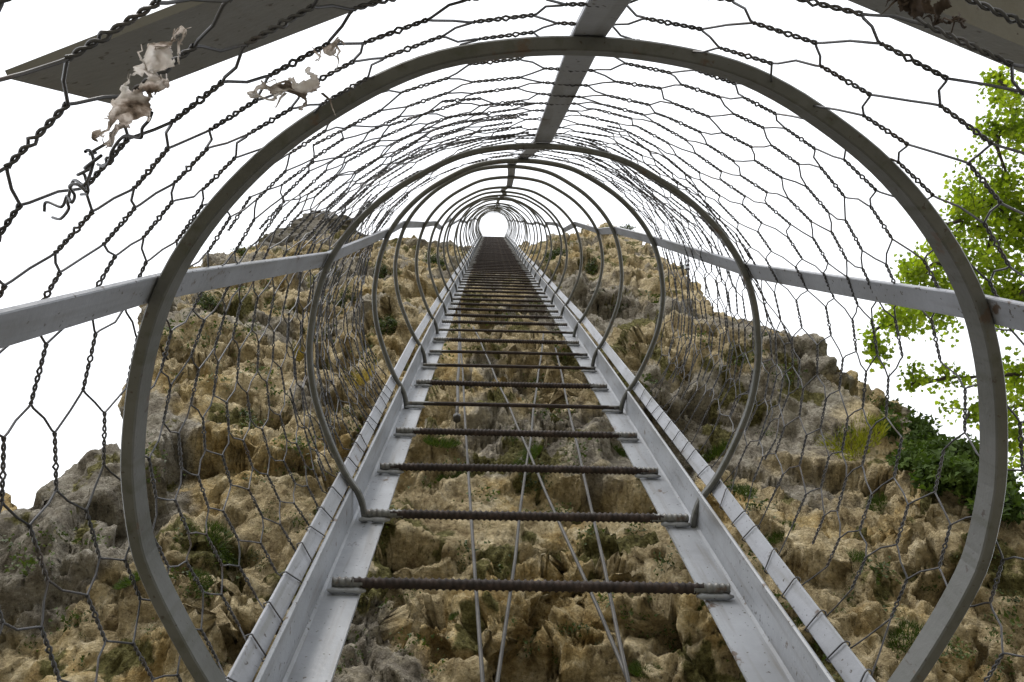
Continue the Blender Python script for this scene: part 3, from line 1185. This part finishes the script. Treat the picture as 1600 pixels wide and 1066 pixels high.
def make_tree(label, trunk_xy, limbs, clusters, leaf_size, per, seed):
    """clusters: (px, py, A, radius); the limbs run from the trunk out to them"""
    rd = random.Random(seed)
    root = empty('tree', (trunk_xy[0], trunk_xy[1], 0))
    tag(root, label, 'tree')
    base = Vector((trunk_xy[0], trunk_xy[1], 0))
    tp = [base + Vector((.12 * math.sin(i * .9), .1 * math.cos(i * 1.3) - .1, i * 1.15)) for i in range(9)]
    mb = MB()
    mb.tube(tp, .14, 9, scale=[1.25 - .12 * i for i in range(9)])
    o = mb.build('trunk', M['bark']); o.parent = root; o.data.transform(Matrix.Translation(-base))
    fol = MB()
    for g, idxs in enumerate(limbs):
        lb = MB()
        st = tp[4 + g % 4]
        prev = [st]
        for ci in idxs:
            px, py, a, rad = clusters[ci]
            c = w_(*(ray(px, py) * a))
            src = prev[-1]
            mid_ = src.lerp(c, .5) + Vector((rd.uniform(-.12, .12), rd.uniform(-.12, .12), rd.uniform(-.05, .2)))
            pts = [Vector(p) for p in spline([tuple(src), tuple(mid_), tuple(c)], 14)[0]]
            r0 = .035 if len(prev) == 1 else .016
            lb.tube(pts, r0, 6, scale=[1 - .6 * i / 13 for i in range(14)])
            prev.append(c)
            nt_ = int(per * (rad / .3) ** 1.6)
            tw_n = max(5, int(9 * rad / .3))
            tws = []
            for _ in range(tw_n):
                d = Vector((rd.gauss(0, 1), rd.gauss(0, 1), rd.gauss(0, .8)))
                e = c + d.normalized() * rad * rd.uniform(.5, 1.15)
                b_ = pts[rd.randrange(6, 14)]
                tpts = [Vector(p) for p in spline([tuple(b_), tuple(b_.lerp(e, .55) + Vector((0, 0, .03))), tuple(e)], 8)[0]]
                lb.tube(tpts, .006, 4, scale=[1 - .7 * i / 7 for i in range(8)])
                tws.append(tpts)
            for _ in range(nt_):
                q = rd.choice(tws)
                p = q[min(7, int(8 * rd.random() ** .55))]
                p = p + Vector((rd.gauss(0, 1), rd.gauss(0, 1), rd.gauss(0, 1))) * rad * .24
                leaf(fol, p, leaf_size * rd.uniform(.6, 1.15), LEAF2, rd, Vector((0, 0, 1.0)), .75)
        o = lb.build('limb', M['bark']); o.parent = root; o.data.transform(Matrix.Translation(-base))
    o = fol.build('foliage', M['leaf'], smooth=False); o.parent = root; o.data.transform(Matrix.Translation(-base))
    return root


CLU = [(1590, 150, 6.6, .22), (1560, 215, 6.5, .20), (1580, 290, 6.4, .30), (1525, 310, 6.2, .24), (1600, 370, 6.3, .34), (1545, 390, 6.2, .28),
       (1490, 420, 6.0, .26), (1445, 432, 5.9, .19), (1445, 492, 5.8, .24), (1400, 505, 5.7, .20), (1362, 545, 5.6, .15), (1600, 455, 6.0, .25),
       (1520, 455, 6.0, .22), (1640, 220, 6.6, .35), (1660, 330, 6.4, .4), (1680, 450, 6.2, .4), (1570, 130, 6.8, .14), (1500, 345, 6.1, .2), (1575, 500, 6.0, .2)]
make_tree('leafy lime green tree reaching in from the upper right edge', (5.1, -.1),
          [[13, 0, 16], [13, 1, 2], [14, 4, 3], [14, 5, 17, 6, 7], [15, 18, 11, 12, 8, 9, 10]], CLU, .043, 800, 21)
CLU2 = [(1480, 590, 5.6, .14), (1430, 596, 5.5, .13), (1590, 585, 5.8, .22), (1560, 640, 5.6, .22), (1510, 655, 5.4, .16), (1600, 690, 5.6, .25), (1650, 620, 5.8, .3), (1560, 690, 5.4, .16)]
make_tree('lower bright green sapling in front of the ivy at the right edge', (4.6, .9), [[6, 2, 0, 1], [6, 3, 4], [6, 5, 7]], CLU2, .042, 560, 33)

# ivy on the right shoulder of the cliff
rd = random.Random(12)
ivy = MB()
BL = [(1425, 668, 45), (1470, 700, 62), (1530, 725, 75), (1585, 750, 70), (1425, 715, 30), (1490, 655, 40), (1560, 790, 32), (1555, 675, 55), (1465, 745, 32)]
for px, py, rr in BL:
    for _ in range(int(rr * 66)):
        an, q = rd.uniform(0, 2 * PI), math.sqrt(rd.random())
        hit, nrm, dist = on_cliff(px + rr * q * math.cos(an), py + .7 * rr * q * math.sin(an))
        if hit is None or dist > 8: continue
        if float(perlin(np.array([[hit.x * 5, hit.y * 5, hit.z * 5]]))[0]) < -.12: continue
        to = (EYE - hit).normalized()
        p = hit + to * rd.uniform(.0, .09) + Vector((rd.gauss(0, .03), -abs(rd.gauss(0, .04)), rd.gauss(0, .03)))
        leaf(ivy, p, rd.uniform(.02, .045), IVYL, rd, to * .8 + Vector((0, -.3, .5)), .6)
iv = ivy.build('ivy', M['ivy'], smooth=False)
tag(iv, 'dark green ivy spread over the right shoulder of the cliff', 'ivy')


def tuft_mesh(seed, blades, h, spread, broad):
    rd = random.Random(seed)
    mb = MB()
    for _ in range(blades):
        an = rd.uniform(0, 2 * PI)
        q = math.sqrt(rd.random()) * spread
        p = Vector((q * math.cos(an), q * math.sin(an), 0))
        d = Vector((p.x / spread * .7 + rd.gauss(0, .35), p.y / spread * .7 + rd.gauss(0, .35), 1)).normalized()
        hh = h * rd.uniform(.45, 1.1) * (1.1 - .5 * q / spread)
        sd_ = d.orthogonal().normalized(); sd_.rotate(Matrix.Rotation(rd.uniform(0, 6.3), 3, d))
        w = broad * rd.uniform(.6, 1.2)
        droop = Vector((d.x, d.y, 0)) * hh * .45
        b0 = len(mb.v)
        for s_ in (0, .4, .75, 1):
            c = p + d * hh * s_ + droop * s_ * s_
            ww = w * (1 - s_ * .9) * (.6 + .8 * s_ if s_ < .5 else 1)
            mb.v += [c - sd_ * ww, c + sd_ * ww]
        for j in range(3):
            mb.f.append([b0 + 2 * j, b0 + 2 * j + 1, b0 + 2 * j + 3, b0 + 2 * j + 2]); mb.mi.append(0)
    return mb


def tuft_data(seed, blades, h, spread, broad, mt):
    me = bpy.data.meshes.new('grass_tuft')
    mb = tuft_mesh(seed, blades, h, spread, broad)
    me.from_pydata(mb.v, [], mb.f)
    me.materials.append(mt)
    return me


GREEN = [tuft_data(k, 900, .5, 1.0, .026, M['grass']) for k in range(3)]
YEL = tuft_data(8, 1500, .42, 1.0, .018, M['ygrass'])
DRY = tuft_data(9, 380, .9, .8, .018, M['dry'])
def shrub_data(seed):
    rd = random.Random(seed)
    mb = MB()
    for k in range(46):
        d = Vector((rd.gauss(0, 1), rd.gauss(0, 1), rd.gauss(.35, .8))).normalized() * rd.uniform(.25, .85)
        mb.tube([Vector((0, 0, -.2)), d * .5 + Vector((0, 0, .05)), d], .014, 4)
        for _ in range(26):
            c = d * rd.uniform(.75, 1.1) + Vector((rd.gauss(0, .1), rd.gauss(0, .1), rd.gauss(0, .1)))
            leaf(mb, c, rd.uniform(.06, .13), IVYL, rd, d.normalized(), .8, 1)
    me = bpy.data.meshes.new('shrub')
    me.from_pydata(mb.v, [], mb.f)
    me.materials.append(M['bark']); me.materials.append(M['scrub'])
    me.polygons.foreach_set('material_index', mb.mi)
    return me


M['scrub'] = leaf_mat('scrub_leaf', (.025, .036, .010), (.05, .075, .016), .2, (.09, .115, .03))
SHRUBS = [shrub_data(k) for k in (1, 2, 3)]
TUFTS = [
    (1310, 692, .30, YEL, 'large yellow green grass clump below the pale slab beside the ivy'),
    (1107, 707, .13, GREEN[0], 'dark green tuft just outside the right flat bar at the second hoop'),
    (348, 850, .11, GREEN[1], 'green tuft left of the near hoop low on the left rock'),
    (318, 912, .07, GREEN[2], 'small green tuft just below the tuft beside the near hoop at left'),
    (212, 902, .08, GREEN[0], 'small tuft on the grey rock left of the near hoop'),
    (385, 650, .17, GREEN[1], 'dark bush on the left rock midway between the first and second hoops'),
    (330, 478, .32, GREEN[2], 'dark bush under the left middle bar inside the near hoop'),
    (610, 507, .30, GREEN[0], 'green scrub clump on the rock between the third and fourth hoops at left'),
    (820, 716, .11, GREEN[1], 'bright tuft behind the third rung where the rods cross'),
    (708, 746, .09, GREEN[2], 'green tuft behind the rungs beside the leftmost rod'),
    (713, 957, .04, GREEN[0], 'tiny tuft just below the lowest rung beside the leftmost rod'),
    (1008, 1046, .06, GREEN[1], 'green leafy tuft at the bottom edge between the rods and right rail'),
    (1240, 976, .06, GREEN[2], 'tuft between the lower right flat bar and the right rail at the bottom'),
    (1405, 996, .10, GREEN[0], 'wide low tuft inside the near hoop at the lower right'),
    (1155, 768, .09, GREEN[1], 'small tuft close under the foot of the second hoop at right'),
    (1365, 795, .10, GREEN[2], 'tuft on bare rock below the yellow green clump'),
    (1218, 832, .08, GREEN[0], 'tuft on the tan rock right of the lower right flat bar'),
    (1098, 940, .05, GREEN[1], 'small tuft half hidden by the right rail below the lowest rung'),
    (382, 396, .55, GREEN[2], 'dark round shrub on the left skyline of the cliff'),
    (978, 362, .60, GREEN[0], 'green shrub on the skyline right of the ladder top'),
    (1066, 420, .28, GREEN[1], 'tiny sprig standing on the right ridge skyline'),
    (560, 602, .20, DRY, 'dry straw coloured grass between the second and third hoops at left'),
    (470, 560, .20, DRY, 'dry grass clump on the left rock beside the second hoop'),
    (965, 702, .09, GREEN[2], 'tuft behind the right end of the third rung'),
    (1330, 868, .07, GREEN[0], 'tuft in a crack of the right rock inside the near hoop'),
    (690, 690, .10, GREEN[1], 'tuft behind the left end of the fourth rung'),
    (870, 400, .55, GREEN[1], 'scrub clump high on the cliff right of the ladder top'),
    (930, 415, .40, GREEN[2], 'scrub clump on the grey slab high right of the ladder'),
    (680, 410, .50, GREEN[0], 'scrub clump high on the cliff left of the ladder top'),
    (600, 430, .45, GREEN[1], 'scrub clump on the high left rock beside the fourth hoop'),
    (540, 470, .32, GREEN[2], 'scrub clump on the left rock right of the second hoop'),
]
for px, py, size, me, label in TUFTS:
    hit, nrm, dist = None, None, 0
    for dy in range(0, 60, 6):
        hit, nrm, dist = on_cliff(px, py + dy)
        if hit is not None: break
    if hit is None: continue
    o = bpy.data.objects.new('grass_tuft', me)
    COL.objects.link(o)
    out = (nrm if nrm.dot(EYE - hit) > 0 else -nrm)
    axis = (Vector((out.x, out.y, 0)) * .8 + Vector((0, -.3, .45)) + (EYE - hit).normalized() * .5).normalized()
    o.rotation_mode = 'QUATERNION'
    o.rotation_quaternion = axis.to_track_quat('Z', 'Y')
    o.scale = (size,) * 3
    o.location = hit - axis * size * .08
    cat = 'shrub' if ('shrub' in label or 'bush' in label or 'scrub' in label or 'sprig' in label) else 'grass tuft'
    if cat == 'shrub':
        o.name = 'shrub'
        o.data = SHRUBS[len(label) % 3]
        o.scale = (size * .62, size * .62, size * .5)
    tag(o, label, cat, 'green tufts growing on the cliff')


# low mossy cushions in the cracks, too many to count
rd = random.Random(44)
mos = MB()
n_ = 0
while n_ < 230:
    px, py = rd.uniform(20, 1590), rd.uniform(390, 1060)
    hit, nrm, dist = on_cliff(px, py)
    if hit is None: continue
    out = nrm if nrm.dot(EYE - hit) > 0 else -nrm
    if out.z < -.75 or dist > 11: continue
    rim = [on_cliff(px + ax, py + ay)[2] for ax, ay in ((-16, 0), (16, 0), (0, -16), (0, 16))]
    if min(rim) == 0 or max(rim) > 1.25 * dist: continue
    n_ += 1
    rad = dist * rd.uniform(.004, .015)
    for _ in range(rd.randint(30, 70)):
        p = hit + out * rad * rd.uniform(-.1, .35) + Vector((rd.gauss(0, 1), rd.gauss(0, .6), rd.gauss(0, .7))) * rad * .8
        leaf(mos, p, rad * rd.uniform(.2, .42), IVYL, rd, out + Vector((0, 0, .4)), .7)
tag(mos.build('moss_cushions', M['scrub'], smooth=False), 'scattered low moss and herbs growing in cracks all over the cliff', 'moss', kind='stuff')
